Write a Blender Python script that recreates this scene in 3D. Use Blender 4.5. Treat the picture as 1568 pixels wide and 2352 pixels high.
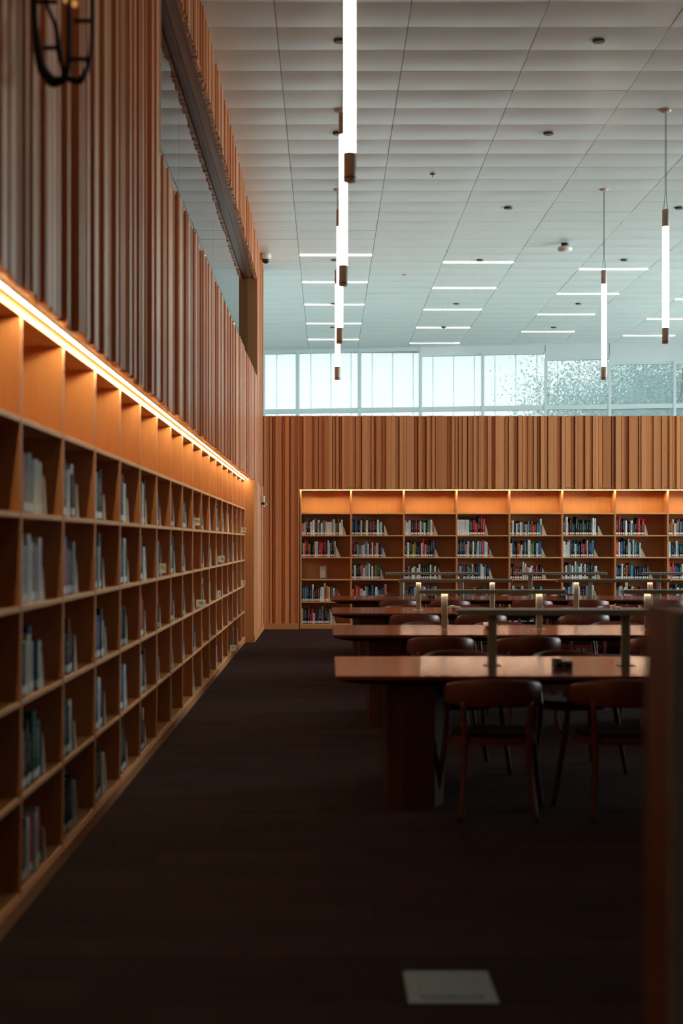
import bpy, math, random
from mathutils import Vector, Matrix
R = random.Random(11)
S = bpy.context.scene
for o in list(bpy.data.objects): bpy.data.objects.remove(o)

# ------------------------------------------------------------------ camera
EYE = 1.5; F = 3271.0; CX = 752.0; CY = 1245.0
cam_d = bpy.data.cameras.new('camera'); cam = bpy.data.objects.new('camera', cam_d)
S.collection.objects.link(cam); S.camera = cam
cam.location = (0, 0, EYE); cam.rotation_euler = (math.pi/2, 0, 0)
cam_d.sensor_fit = 'AUTO'; cam_d.sensor_width = 36.0
cam_d.lens = F/2352*36.0
cam_d.shift_x = (784-CX)/2352; cam_d.shift_y = (CY-1176)/2352
cam_d.clip_start = 0.1; cam_d.clip_end = 400
cam_d.dof.use_dof = True; cam_d.dof.focus_distance = 24.3; cam_d.dof.aperture_fstop = 2.0

# ------------------------------------------------------------------ world, exposure
SKY = 17.0
w = bpy.data.worlds.new('overcast_sky'); S.world = w; w.use_nodes = True
bg = w.node_tree.nodes['Background']
bg.inputs[0].default_value = (0.80, 0.965, 1.0, 1); bg.inputs[1].default_value = SKY
S.view_settings.view_transform = 'Standard'; S.view_settings.look = 'None'
S.view_settings.exposure = 0.0; S.view_settings.gamma = 1.0
S.view_settings.use_curve_mapping = False
S.cycles.use_denoising = True
S.cycles.max_bounces = 10; S.cycles.diffuse_bounces = 5; S.cycles.glossy_bounces = 4
S.cycles.transparent_max_bounces = 12; S.cycles.transmission_bounces = 6
S.cycles.sample_clamp_indirect = 6.0; S.cycles.caustics_reflective = False; S.cycles.caustics_refractive = False
TUBE_E = 5.5; LED_E = 60.0; LAMP_E = 55.0; STRIP_E = 9.0

# ------------------------------------------------------------------ helpers
def proj(x, y, z):
    return (CX + F*x/y, CY - F*(z-EYE)/y)

def mk(name, geo, mats, parent=None, org=(0,0,0), smooth=False, uv=None, **props):
    """geo=(verts,faces[,matidx]) in the coordinates of org's frame; one mesh object"""
    vs, fs = geo[0], geo[1]
    me = bpy.data.meshes.new(name)
    if org != (0,0,0): vs = [(v[0]-org[0], v[1]-org[1], v[2]-org[2]) for v in vs]
    me.from_pydata(vs, [], fs)
    if not isinstance(mats, (list, tuple)): mats = [mats]
    for m in mats: me.materials.append(m)
    if len(geo) > 2 and geo[2]: me.polygons.foreach_set('material_index', geo[2])
    if smooth: me.polygons.foreach_set('use_smooth', [True]*len(me.polygons))
    if uv is not None:
        l = me.uv_layers.new(name='UVMap')
        l.data.foreach_set('uv', [c for p in uv for c in p])
    me.update()
    return put(name, me, parent, (0,0,0) if parent else org, **props)

def put(name, data, parent=None, loc=(0,0,0), rz=0, **props):
    o = bpy.data.objects.new(name, data); S.collection.objects.link(o)
    o.location = loc
    if rz: o.rotation_euler = (0,0,rz)
    if parent: o.parent = parent
    for k, v in props.items():
        if v is not None: o[k] = v
    return o

def dup(root, loc, rz=0, **props):
    r = root.copy(); S.collection.objects.link(r); r.location = loc; r.rotation_euler = (0,0,rz)
    for k, v in props.items(): r[k] = v
    for ch in root.children:
        c = ch.copy(); S.collection.objects.link(c); c.parent = r
        for g in ch.children:
            d = g.copy(); S.collection.objects.link(d); d.parent = c
    return r

BF = [(0,3,2,1),(4,5,6,7),(0,1,5,4),(1,2,6,5),(2,3,7,6),(3,0,4,7)]
def box(x0,x1,y0,y1,z0,z1):
    return ([(x0,y0,z0),(x1,y0,z0),(x1,y1,z0),(x0,y1,z0),(x0,y0,z1),(x1,y0,z1),(x1,y1,z1),(x0,y1,z1)], list(BF))
def bevbox(x0,x1,y0,y1,z0,z1,b):
    """box with chamfered edges"""
    vs=[];fs=[]
    X=(x0,x1);Y=(y0,y1);Z=(z0,z1); idx={}
    for i in (0,1):
        for j in (0,1):
            for k in (0,1):
                sx=b if i==0 else -b; sy=b if j==0 else -b; sz=b if k==0 else -b
                for a,(dx,dy,dz) in enumerate(((0,sy,sz),(sx,0,sz),(sx,sy,0))):
                    idx[i,j,k,a]=len(vs); vs.append((X[i]+dx,Y[j]+dy,Z[k]+dz))
    q=lambda *t: fs.append(tuple(idx[u] for u in t))
    q((0,0,0,0),(0,0,1,0),(0,1,1,0),(0,1,0,0)); q((1,0,0,0),(1,1,0,0),(1,1,1,0),(1,0,1,0))
    q((0,0,0,1),(1,0,0,1),(1,0,1,1),(0,0,1,1)); q((0,1,0,1),(0,1,1,1),(1,1,1,1),(1,1,0,1))
    q((0,0,0,2),(0,1,0,2),(1,1,0,2),(1,0,0,2)); q((0,0,1,2),(1,0,1,2),(1,1,1,2),(0,1,1,2))
    for i in (0,1):
        for j in (0,1): q((i,j,0,0),(i,j,0,1),(i,j,1,1),(i,j,1,0))
        for k in (0,1): q((i,0,k,0),(i,0,k,2),(i,1,k,2),(i,1,k,0))
    for j in (0,1):
        for k in (0,1): q((0,j,k,1),(0,j,k,2),(1,j,k,2),(1,j,k,1))
    for i in (0,1):
        for j in (0,1):
            for k in (0,1): q((i,j,k,0),(i,j,k,1),(i,j,k,2))
    return fixn((vs,fs),((x0+x1)/2,(y0+y1)/2,(z0+z1)/2))
def fixn(g,c):
    vs,fs=g; out=[]; c=Vector(c)
    for f in fs:
        p=[Vector(vs[i]) for i in f]; n=(p[1]-p[0]).cross(p[2]-p[0]); m=sum(p,Vector())/len(p)
        out.append(f if n.dot(m-c)>=0 else tuple(reversed(f)))
    return vs,out
def join(gs, mi=None):
    vs=[];fs=[];ms=[]
    for n,g in enumerate(gs):
        k=len(vs); vs+=g[0]; fs+=[tuple(i+k for i in f) for f in g[1]]
        ms+=([mi[n]]*len(g[1]) if mi else (g[2] if len(g)>2 else [0]*len(g[1])))
    return vs,fs,ms
def prism(poly,z0,z1):
    n=len(poly); vs=[(x,y,z0) for x,y in poly]+[(x,y,z1) for x,y in poly]
    a=sum(poly[i][0]*poly[(i+1)%n][1]-poly[(i+1)%n][0]*poly[i][1] for i in range(n))
    fs=[tuple(reversed(range(n))),tuple(range(n,2*n))]+[(i,(i+1)%n,(i+1)%n+n,i+n) for i in range(n)]
    if a<0: fs=[tuple(reversed(f)) for f in fs]
    return vs,fs
def lathe(prof, seg=20, c=(0,0,0)):
    """prof: list of (r,z); closed with caps"""
    vs=[];fs=[]
    for r,z in prof:
        for i in range(seg):
            a=2*math.pi*i/seg; vs.append((c[0]+r*math.cos(a),c[1]+r*math.sin(a),c[2]+z))
    for k in range(len(prof)-1):
        for i in range(seg):
            j=(i+1)%seg; fs.append((k*seg+i,k*seg+j,(k+1)*seg+j,(k+1)*seg+i))
    fs.append(tuple(reversed(range(seg)))); fs.append(tuple(range((len(prof)-1)*seg,len(prof)*seg)))
    return vs,fs
def smoothpath(pts, n=5):
    """Catmull-Rom through (x,y,z,r)"""
    out=[]; P=[pts[0]]+list(pts)+[pts[-1]]
    for i in range(1,len(P)-2):
        for k in range(n):
            t=k/n; a,b,c,d=P[i-1],P[i],P[i+1],P[i+2]
            out.append(tuple(.5*((2*b[q])+(-a[q]+c[q])*t+(2*a[q]-5*b[q]+4*c[q]-d[q])*t*t+(-a[q]+3*b[q]-3*c[q]+d[q])*t**3) for q in range(4)))
    out.append(tuple(pts[-1])); return out
def tube(pts, seg=10, flat=1.0):
    """tube through (x,y,z,r)"""
    vs=[];fs=[]; n=len(pts); prev=None
    for i,p in enumerate(pts):
        a=Vector(pts[max(i-1,0)][:3]); b=Vector(pts[min(i+1,n-1)][:3]); t=(b-a).normalized()
        if prev is None:
            u=t.cross(Vector((0,1,0)) if abs(t.y)<.9 else Vector((1,0,0))).normalized()
        else: u=(prev-t*prev.dot(t)).normalized()
        prev=u; v=t.cross(u)
        for k in range(seg):
            an=2*math.pi*k/seg; q=Vector(p[:3])+u*math.cos(an)*p[3]+v*math.sin(an)*p[3]*flat
            vs.append(tuple(q))
    for i in range(n-1):
        for k in range(seg):
            j=(k+1)%seg; fs.append((i*seg+k,i*seg+j,(i+1)*seg+j,(i+1)*seg+k))
    fs.append(tuple(reversed(range(seg)))); fs.append(tuple(range((n-1)*seg,n*seg)))
    return vs,fs

# ------------------------------------------------------------------ materials
def lin(c):
    return tuple((v/255/12.92 if v/255<=.04045 else ((v/255+.055)/1.055)**2.4) for v in c)+(1,)
def mat(name, rgb, rough=.5, metal=0, emit=0, ecol=None, coat=0, spec=.5, vary=0, noise=None, bump=0, hue=None):
    m=bpy.data.materials.new(name); m.use_nodes=True; nt=m.node_tree; b=nt.nodes['Principled BSDF']
    c=lin(rgb); b.inputs['Base Color'].default_value=c
    b.inputs['Roughness'].default_value=rough; b.inputs['Metallic'].default_value=metal
    b.inputs['Specular IOR Level'].default_value=spec
    if coat: b.inputs['Coat Weight'].default_value=coat; b.inputs['Coat Roughness'].default_value=.08
    if emit:
        b.inputs['Emission Color'].default_value=lin(ecol or rgb); b.inputs['Emission Strength'].default_value=emit
    N=nt.nodes.new; L=nt.links.new
    if vary or noise:
        geo=N('ShaderNodeNewGeometry'); mp=N('ShaderNodeMapping'); L(geo.outputs['Position'],mp.inputs[0])
        sc=noise or (6,6,6); mp.inputs['Scale'].default_value=sc
        nz=N('ShaderNodeTexNoise'); nz.inputs['Scale'].default_value=1; nz.inputs['Detail'].default_value=4; L(mp.outputs[0],nz.inputs['Vector'])
        oi=N('ShaderNodeObjectInfo')
        ad=N('ShaderNodeMath'); ad.operation='MULTIPLY_ADD'; L(oi.outputs['Random'],ad.inputs[0]); ad.inputs[1].default_value=vary
        mu=N('ShaderNodeMath'); mu.operation='MULTIPLY'; L(nz.outputs[0],mu.inputs[0]); mu.inputs[1].default_value=.45
        L(mu.outputs[0],ad.inputs[2])
        cr=N('ShaderNodeMapRange'); L(ad.outputs[0],cr.inputs[0]); cr.inputs[1].default_value=0; cr.inputs[2].default_value=vary+.45
        cr.inputs[3].default_value=0; cr.inputs[4].default_value=1
        mx=N('ShaderNodeMix'); mx.data_type='RGBA'; L(cr.outputs[0],mx.inputs[0])
        c2=lin(hue) if hue else tuple(v*.55 for v in c[:3])+(1,)
        mx.inputs[6].default_value=c2; mx.inputs[7].default_value=c
        L(mx.outputs[2],b.inputs['Base Color'])
        if bump:
            bp=N('ShaderNodeBump'); bp.inputs['Strength'].default_value=bump; bp.inputs['Distance'].default_value=.002
            L(nz.outputs[0],bp.inputs['Height']); L(bp.outputs[0],b.inputs['Normal'])
    return m
G=(55,55,2.2)
M={}
M['slat']=mat('slat_wood',(232,160,106),.34,vary=.9,noise=G,hue=(190,114,68),spec=.4,bump=.1)
M['slatd']=mat('slat_backing_wood',(96,50,32),.6,vary=.1,noise=G)
M['case']=mat('bookcase_maple',(204,144,92),.42,vary=.15,noise=(30,30,3),hue=(182,114,70),bump=.1)
M['caseh']=mat('bookcase_maple_shelf',(222,166,108),.42,vary=.15,noise=(4,4,40),hue=(204,140,90),bump=.1)
M['ply']=mat('maple_plywood',(208,142,90),.4,vary=.1,noise=(18,18,2),hue=(186,118,72))
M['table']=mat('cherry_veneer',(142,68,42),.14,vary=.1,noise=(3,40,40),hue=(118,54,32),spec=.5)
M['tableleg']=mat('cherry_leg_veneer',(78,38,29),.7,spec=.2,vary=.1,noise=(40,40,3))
M['chair']=mat('bent_cherry',(110,46,30),.4,vary=.25,noise=(20,20,20))
M['carpet']=mat('carpet_maroon',(60,43,44),.95,vary=.5,noise=(60,60,60),hue=(44,35,37),spec=.03,bump=.5)
M['floor2']=mat('pale_floor',(170,168,160),.6)
M['ceil']=mat('ceiling_panel_paint',(212,217,211),.34,vary=.06,noise=(2,2,2),hue=(200,205,200),spec=.6)
M['white']=mat('white_paint',(212,220,220),.6)
M['drywall']=mat('drywall',(120,112,104),.8)
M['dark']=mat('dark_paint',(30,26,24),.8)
M['alu']=mat('window_aluminium',(208,220,222),.5)
M['drywall2']=mat('pale_grey_metal_trim',(226,228,218),.5)
M['flag']=mat('flag_white_card',(250,248,242),.6)
m=bpy.data.materials.new('frosted_glass_fin'); m.use_nodes=True; nt=m.node_tree; nt.nodes.clear()
out=nt.nodes.new('ShaderNodeOutputMaterial'); tr=nt.nodes.new('ShaderNodeBsdfTransparent'); tr.inputs[0].default_value=(.86,.93,.94,1)
tl=nt.nodes.new('ShaderNodeBsdfTranslucent'); tl.inputs[0].default_value=(.6,.7,.72,1); mx=nt.nodes.new('ShaderNodeMixShader'); mx.inputs[0].default_value=.2
nt.links.new(tr.outputs[0],mx.inputs[1]); nt.links.new(tl.outputs[0],mx.inputs[2]); nt.links.new(mx.outputs[0],out.inputs[0]); M['fin']=m
M['lampmetal']=mat('lamp_satin_metal',(156,162,152),.4,metal=.4)
M['postwood']=mat('post_cherry',(150,86,68),.35,vary=.1,noise=G)
M['capmetal']=mat('pendant_champagne_metal',(228,208,194),.45)
M['steel']=mat('brushed_steel',(96,94,82),.4,metal=.5,vary=.2,noise=(8,8,8))
M['black']=mat('black_plastic',(20,20,20),.35)
M['plas']=mat('white_plastic',(222,216,204),.4)
M['grey']=mat('grey_plastic',(105,105,100),.4)
M['page']=mat('paper_pages',(205,195,172),.9)
M['sticker']=mat('call_number_paper',(226,226,220),.7)
M['ink']=mat('black_ink',(20,20,22),.7)
M['bookend']=mat('bookend_cream',(204,190,168),.5,vary=.4,noise=(25,25,12),hue=(150,128,108))
M['tube']=mat('lit_tube',(255,250,240),.4,emit=TUBE_E,ecol=(255,238,214))
M['strip']=mat('lit_strip',(255,252,244),.4,emit=STRIP_E,ecol=(255,250,240))
M['lampled']=mat('lit_lamp_diffuser',(255,226,180),.4,emit=LAMP_E,ecol=(255,212,176))
M['lampoff']=mat('unlit_lamp_diffuser',(170,168,160),.4)
M['bulb']=mat('amber_bulb',(255,190,110),.4,emit=.5,ecol=(255,176,96))
M['iron']=mat('dark_iron',(24,23,21),.5,metal=.4)
M['seat']=mat('dark_seat_pad',(26,20,19),.9,spec=.1)
M['leaf']=mat('leaf_green',(162,198,196),.6,vary=.0,noise=(1.2,1.2,1.2))
M['bark']=mat('bark',(84,72,62),.9)
M['ground']=mat('outdoor_paving',(150,148,144),.95,noise=(.5,.5,.5))
# LED ribbon: pitted by its diodes
m=bpy.data.materials.new('led_ribbon'); m.use_nodes=True; nt=m.node_tree; b=nt.nodes['Principled BSDF']
geo=nt.nodes.new('ShaderNodeNewGeometry'); sx=nt.nodes.new('ShaderNodeSeparateXYZ'); nt.links.new(geo.outputs['Position'],sx.inputs[0])
a1=nt.nodes.new('ShaderNodeMath'); a1.operation='ADD'; nt.links.new(sx.outputs[0],a1.inputs[0]); nt.links.new(sx.outputs[1],a1.inputs[1])
a2=nt.nodes.new('ShaderNodeMath'); a2.operation='MULTIPLY'; a2.inputs[1].default_value=2*math.pi/.05; nt.links.new(a1.outputs[0],a2.inputs[0])
a3=nt.nodes.new('ShaderNodeMath'); a3.operation='SINE'; nt.links.new(a2.outputs[0],a3.inputs[0])
a4=nt.nodes.new('ShaderNodeMapRange'); a4.inputs[1].default_value=-1; a4.inputs[3].default_value=LED_E*.55; a4.inputs[4].default_value=LED_E*1.45
nt.links.new(a3.outputs[0],a4.inputs[0]); nt.links.new(a4.outputs[0],b.inputs['Emission Strength'])
b.inputs['Emission Color'].default_value=lin((255,234,176)); b.inputs['Base Color'].default_value=lin((230,215,200)); M['led']=m; m.cycles.emission_sampling='FRONT_BACK'
m2_=m.copy(); m2_.name='led_ribbon_far'; M['led2']=m2_
for n_ in m2_.node_tree.nodes:
    if n_.type=='MAP_RANGE': n_.inputs[3].default_value*=1.5; n_.inputs[4].default_value*=1.5
# window pane: clear glass behind a fine white solar mesh
m=bpy.data.materials.new('glass_with_solar_mesh'); m.use_nodes=True; nt=m.node_tree; nt.nodes.clear()
out=nt.nodes.new('ShaderNodeOutputMaterial'); tr=nt.nodes.new('ShaderNodeBsdfTransparent'); tl=nt.nodes.new('ShaderNodeBsdfTranslucent')
tl.inputs[0].default_value=(.78,.9,.92,1); tr.inputs[0].default_value=(.262,.255,.247,1)
mx=nt.nodes.new('ShaderNodeMixShader'); mx.inputs[0].default_value=.11
gl=nt.nodes.new('ShaderNodeBsdfGlossy'); gl.inputs['Roughness'].default_value=.03; fr=nt.nodes.new('ShaderNodeFresnel'); fr.inputs[0].default_value=1.3
m2=nt.nodes.new('ShaderNodeMixShader')
nt.links.new(tr.outputs[0],mx.inputs[1]); nt.links.new(tl.outputs[0],mx.inputs[2]); nt.links.new(fr.outputs[0],m2.inputs[0])
nt.links.new(mx.outputs[0],m2.inputs[1]); nt.links.new(gl.outputs[0],m2.inputs[2]); nt.links.new(m2.outputs[0],out.inputs[0]); M['pane']=m
# interior glass
m=bpy.data.materials.new('clear_glass'); m.use_nodes=True; nt=m.node_tree; nt.nodes.clear()
out=nt.nodes.new('ShaderNodeOutputMaterial'); tr=nt.nodes.new('ShaderNodeBsdfTransparent'); tr.inputs[0].default_value=(.85,.9,.88,1)
gl=nt.nodes.new('ShaderNodeBsdfGlossy'); gl.inputs['Roughness'].default_value=.005; fr=nt.nodes.new('ShaderNodeFresnel'); fr.inputs[0].default_value=1.75
m2=nt.nodes.new('ShaderNodeMixShader'); nt.links.new(fr.outputs[0],m2.inputs[0]); nt.links.new(tr.outputs[0],m2.inputs[1]); nt.links.new(gl.outputs[0],m2.inputs[2]); nt.links.new(m2.outputs[0],out.inputs[0]); M['iglass']=m

m=bpy.data.materials.new('plain_window_glass'); m.use_nodes=True; nt=m.node_tree; nt.nodes.clear()
out=nt.nodes.new('ShaderNodeOutputMaterial'); tr=nt.nodes.new('ShaderNodeBsdfTransparent'); tr.inputs[0].default_value=(.94,.94,.94,1)
gl=nt.nodes.new('ShaderNodeBsdfGlossy'); gl.inputs['Roughness'].default_value=.005; fr=nt.nodes.new('ShaderNodeFresnel'); fr.inputs[0].default_value=1.4
m2=nt.nodes.new('ShaderNodeMixShader'); nt.links.new(fr.outputs[0],m2.inputs[0]); nt.links.new(tr.outputs[0],m2.inputs[1]); nt.links.new(gl.outputs[0],m2.inputs[2]); nt.links.new(m2.outputs[0],out.inputs[0]); M['cglass']=m
# book covers: colour with printed title marks on the spine (uv: u across, v up)
BC={'white':(216,216,210),'cream':(218,204,176),'light grey':(176,182,184),'black':(26,26,28),'charcoal':(48,50,54),
    'dark teal':(24,64,70),'teal':(52,122,130),'sky blue':(72,142,170),'blue':(36,76,128),'navy':(26,36,66),
    'red':(200,34,32),'maroon':(104,24,32),'orange':(214,96,40),'green':(30,84,56),'olive yellow':(150,136,50),'pink':(186,128,124),'brown':(74,50,40)}
BW={'white':20,'cream':6,'light grey':8,'black':17,'charcoal':12,'dark teal':6,'teal':5,'sky blue':4,'blue':4,'navy':5,'red':5,'maroon':4,'orange':2,'green':2,'olive yellow':1,'pink':3,'brown':3}
BN=list(BC)
def bookmat(name,rgb):
    m=bpy.data.materials.new('cover_'+name.replace(' ','_')); m.use_nodes=True; nt=m.node_tree; b=nt.nodes['Principled BSDF']
    N=nt.nodes.new; L=nt.links.new; b.inputs['Roughness'].default_value=.6; b.inputs['Specular IOR Level'].default_value=.12
    uv=N('ShaderNodeUVMap'); sp=N('ShaderNodeSeparateXYZ'); L(uv.outputs[0],sp.inputs[0])
    def rng(sock,lo,hi):
        a=N('ShaderNodeMath'); a.operation='GREATER_THAN'; L(sock,a.inputs[0]); a.inputs[1].default_value=lo
        c=N('ShaderNodeMath'); c.operation='LESS_THAN'; L(sock,c.inputs[0]); c.inputs[1].default_value=hi
        d=N('ShaderNodeMath'); d.operation='MULTIPLY'; L(a.outputs[0],d.inputs[0]); L(c.outputs[0],d.inputs[1]); return d
    fu=N('ShaderNodeMath'); fu.operation='FRACT'; L(sp.outputs[0],fu.inputs[0])
    ru=rng(fu.outputs[0],.3,.7); rv=rng(sp.outputs[1],.34,.86)
    mp=N('ShaderNodeMapping'); mp.inputs['Scale'].default_value=(3.1,38,1); L(uv.outputs[0],mp.inputs[0])
    nz=N('ShaderNodeTexNoise'); nz.inputs['Scale'].default_value=1; nz.inputs['Detail'].default_value=1; L(mp.outputs[0],nz.inputs['Vector'])
    g=N('ShaderNodeMath'); g.operation='GREATER_THAN'; g.inputs[1].default_value=.53; L(nz.outputs[0],g.inputs[0])
    p=N('ShaderNodeMath'); p.operation='MULTIPLY'; L(ru.outputs[0],p.inputs[0]); L(rv.outputs[0],p.inputs[1])
    q=N('ShaderNodeMath'); q.operation='MULTIPLY'; L(p.outputs[0],q.inputs[0]); L(g.outputs[0],q.inputs[1])
    k=N('ShaderNodeMath'); k.operation='MULTIPLY'; L(q.outputs[0],k.inputs[0]); k.inputs[1].default_value=.75
    mx=N('ShaderNodeMix'); mx.data_type='RGBA'; L(k.outputs[0],mx.inputs[0]); mx.inputs[6].default_value=lin(rgb)
    lum=sum(rgb)/3; mx.inputs[7].default_value=lin((40,44,52) if lum>110 else (200,196,186))
    L(mx.outputs[2],b.inputs['Base Color']); return m
BM={n:bookmat(n,c) for n,c in BC.items()}

# ------------------------------------------------------------------ setting
XW=-1.10     # face of the slatted left wall
YB=24.50     # face of the slatted far wall
XC=-1.235    # front of the left bookcase
YC=24.65     # front of the far bookcase
ZS=2.445     # soffit over the left bookcase
ZC=6.27      # ceiling
XR=13.5; YN=-5.0; YE=37.0
ORD=['first','second','third','fourth','fifth','sixth','seventh','eighth','ninth','tenth','eleventh','twelfth','thirteenth','fourteenth','fifteenth','sixteenth','seventeenth','eighteenth','nineteenth','twentieth']
def nth(i):
    i+=1
    return '%d%s'%(i,'th' if 10<=i%100<=20 else {1:'st',2:'nd',3:'rd'}.get(i%10,'th'))

floor=mk('floor',box(-1.56,XR,YN,25.03,-.12,-.012),M['dark'],kind='structure')
mk('subfloor',box(-2.2,XR,25.03,YE,-.12,0),M['floor2'],floor)
# carpet planks, every piece an object where they show
pl=[]
y=3.4; r_=0
while y<24.6:
    off=(r_%4)*.25
    x=-1.56-off
    while x<7.2:
        x1=min(x+1.0,7.2); xa=max(x,-1.56)
        if x1-xa>.05: pl.append((xa,x1,y,min(y+.25,24.7)))
        x+=1.0
    y+=.25; r_+=1
def vis_area(p):
    xa,x1,ya,yb=p
    q=[proj(a,b,0) for a,b in ((xa,ya),(x1,ya),(x1,yb),(xa,yb))]
    if min(v[0] for v in q)>1580 or min(v[1] for v in q)>2360 or max(v[0] for v in q)<-10: return 0
    return (q[1][0]-q[0][0])*(q[0][1]-q[3][1])
pl.sort(key=vis_area,reverse=True)
pmesh=None
rest=[]
for i,p in enumerate(pl):
    h=-.0015*R.random()
    g=box(p[0]+.001,p[1]-.001,p[2]+.001,p[3]-.001,-.012,h)
    if i<296 and vis_area(p)>0: mk('carpet_plank',g,M['carpet'],floor)
    else: rest.append(g)
rest+= [box(-1.56,XR,YN,3.4,-.012,0),box(7.2,XR,3.4,25.03,-.012,0)]
mk('carpet_field',join(rest),M['carpet'],floor,kind='stuff')

# ---- ceiling with pillowed metal panels
PW=1.214; PL_=.6155; X0=-.471-2*PW; Y0=12.58-9*PL_
ceil=mk('ceiling',prism([(-2.2,YN),(XR,YN),(XR,33.22),(-2.2,35.65)],ZC+.03,ZC+.2),M['dark'],kind='structure')
def pillow(seed):
    rr=random.Random(seed); nx,ny=12,6; vs=[];fs=[]
    sag=rr.uniform(.009,.016); tx=rr.uniform(-.0018,.0018); ty=rr.uniform(-.0015,.0015); wv=rr.uniform(0,6)
    for j in range(ny+1):
        for i in range(nx+1):
            u=i/nx; v=j/ny
            d=sag*(1-.45*abs(2*u-1)**5)*(1-(2*v-1)**2)
            z=-d+tx*(u-.5)+ty*(v-.5)+.0009*math.sin(u*9+wv)*(1-(2*v-1)**2)
            vs.append(((u-.5)*(PW-.006),(v-.5)*(PL_-.006),z))
    for j in range(ny):
        for i in range(nx):
            a=j*(nx+1)+i; fs.append((a,a+nx+1,a+nx+2,a+1))
    # raised rim
    k=len(vs)
    ring=[i for i in range(nx+1)]+[ (j)*(nx+1)+nx for j in range(1,ny+1)]+[ny*(nx+1)+i for i in range(nx-1,-1,-1)]+[j*(nx+1) for j in range(ny-1,0,-1)]
    n=len(ring)
    for i in ring: vs.append(vs[i])
    for i in ring: vs.append((vs[i][0],vs[i][1],.03))
    for a in range(n):
        b_=(a+1)%n; fs.append((k+a,k+b_,k+n+b_,k+n+a))
    return vs,fs
pvar=[]
for s in range(7):
    g=pillow(s); me=bpy.data.meshes.new('ceiling_panel'); me.from_pydata(g[0],[],g[1]); me.materials.append(M['ceil'])
    me.polygons.foreach_set('use_smooth',[k<72 for k in range(len(me.polygons))]); me.update(); pvar.append((me,g))
cells=[]
for i in range(-1,14):
    for j in range(-8,52):
        xc=X0+PW*(i+.5); yc=Y0+PL_*(j+.5)
        if yc+PL_/2>36.2 or xc+PW/2>XR+1: continue
        if yc<25 and xc<-1.75: continue
        if yc>2:
            px,py=proj(xc,yc,ZC); pw=F*PW/yc; seen=-pw/2<px-0 and px<1568+pw/2 and py>-60 and (px>440)
            a=pw*F*(ZC-EYE)*PL_/yc/yc if seen else 0
        else: a=0
        cells.append((a,xc,yc,R.randrange(7),R.random()<.5))
cells.sort(key=lambda c:-c[0])
rest=[]
for k,(a,xc,yc,v,fl) in enumerate(cells):
    if k<298 and a>0: put('ceiling_panel',pvar[v][0],ceil,(xc,yc,ZC),math.pi if fl else 0)
    else:
        g=pvar[v][1]; rest.append(([(x+xc,y+yc,z+ZC) for x,y,z in g[0]],g[1]))
mk('ceiling_panel_field',join(rest),M['ceil'],ceil,smooth=False,kind='stuff')

# ---- slatted left wall with its interior window
OY0=9.42; OY1=22.35; OZ0=4.09; OZ1=5.64
wl=mk('wall_left',join([box(-1.30,XW-.055,YN,OY0,ZS,ZC+.05),box(-1.30,XW-.055,OY0,OY1,ZS,OZ0-.02),box(-1.30,XW-.055,OY0,OY1,OZ1+.02,ZC+.05),
   box(-1.30,XW-.055,OY1,YB+.4,ZS,ZC+.05),box(-1.75,-1.30,YN,YB+.4,ZS,OZ0-.02),box(-1.75,-1.60,YN,YB+.4,-.1,ZS),
   box(-1.75,-1.12,24.6,24.9,-.1,ZC+.05)]),M['slatd'],kind='structure')
slats=[]
def run(a,b,zz,rr,axis):
    t=a
    while t<b-.012:
        wd=rr.choice([.026,.034,.042,.05,.058,.07,.085,.045]); dp=rr.choice([0,.012,.024,.036])
        wd=min(wd,b-t); 
        for z0,z1 in zz(t,t+wd): slats.append((axis,t,t+wd,dp,z0,z1))
        t+=wd+rr.choice([.002,.004,.012])
rr=random.Random(5)
run(3.6,OY0,lambda a,b:[(ZS,ZC)],rr,'y')
run(OY0,OY1,lambda a,b:[(ZS,OZ0),(OZ1,ZC)],rr,'y')
run(OY1,YB,lambda a,b:[(ZS,ZC)],rr,'y')
run(22.25,YB,lambda a,b:[(.1,ZS)],rr,'y')
def sarea(s):
    ax,a,b,dp,z0,z1=s
    x0=proj(XW,a,z0)[0]; x1=proj(XW,b,z0)[0]
    y0=min(2352,proj(XW,a,z0)[1]); y1=max(0,proj(XW,a,z1)[1])
    if x1<-5 or y1>y0: return 0
    return (x1-x0)*(y0-y1)
slats.sort(key=sarea,reverse=True)
def sgeo(s):
    ax,a,b,dp,z0,z1=s
    x1=XW-dp; j=rr.uniform(-.004,.004)
    z1=ZC+.02 if z1>=ZC else z1
    zz0=z0-(.012-j if z0!=.1 else 0)
    return bevbox(XW-.056,x1,a,b,zz0,z1,.002)
rest=[]
for k,s in enumerate(slats):
    if k<296: mk('slat',sgeo(s),M['slat'],wl,org=(XW,s[1],s[4]) and (0,0,0))
    else: rest.append(sgeo(s))
mk('slat_field',join(rest),M['slat'],wl,kind='stuff')
mk('near_cladding',box(XW-.056,XW,YN,3.6,ZS,ZC),M['slat'],wl)
mk('soffit',box(-1.60,XW-.057,YN,YB,ZS-.004,ZS+.03),M['ply'],wl)
mk('window_sill',box(-1.26,XW-.02,OY0,OY1,OZ0-.03,OZ0-.004),M['ply'],wl)
mk('window_head',box(-1.26,XW-.02,OY0,OY1,OZ1+.004,OZ1+.04),M['ply'],wl)
mk('window_jamb',box(-1.265,XW-.004,OY1-.02,OY1+.01,OZ0-.02,OZ1+.02),M['ply'],wl)
mk('window_jamb',box(-1.265,XW-.004,OY0-.01,OY0+.02,OZ0-.02,OZ1+.02),M['ply'],wl)
mk('end_panel',box(-1.60,XW,21.30,21.34,.09,ZS-.01),M['ply'],wl)
mk('end_panel',box(-1.16,XW,21.34,22.24,.09,ZS-.01),M['ply'],wl)
mk('baseboard_left',box(-1.60,XW+.012,21.285,YB,0,.10),M['ply'],kind='structure')
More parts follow.
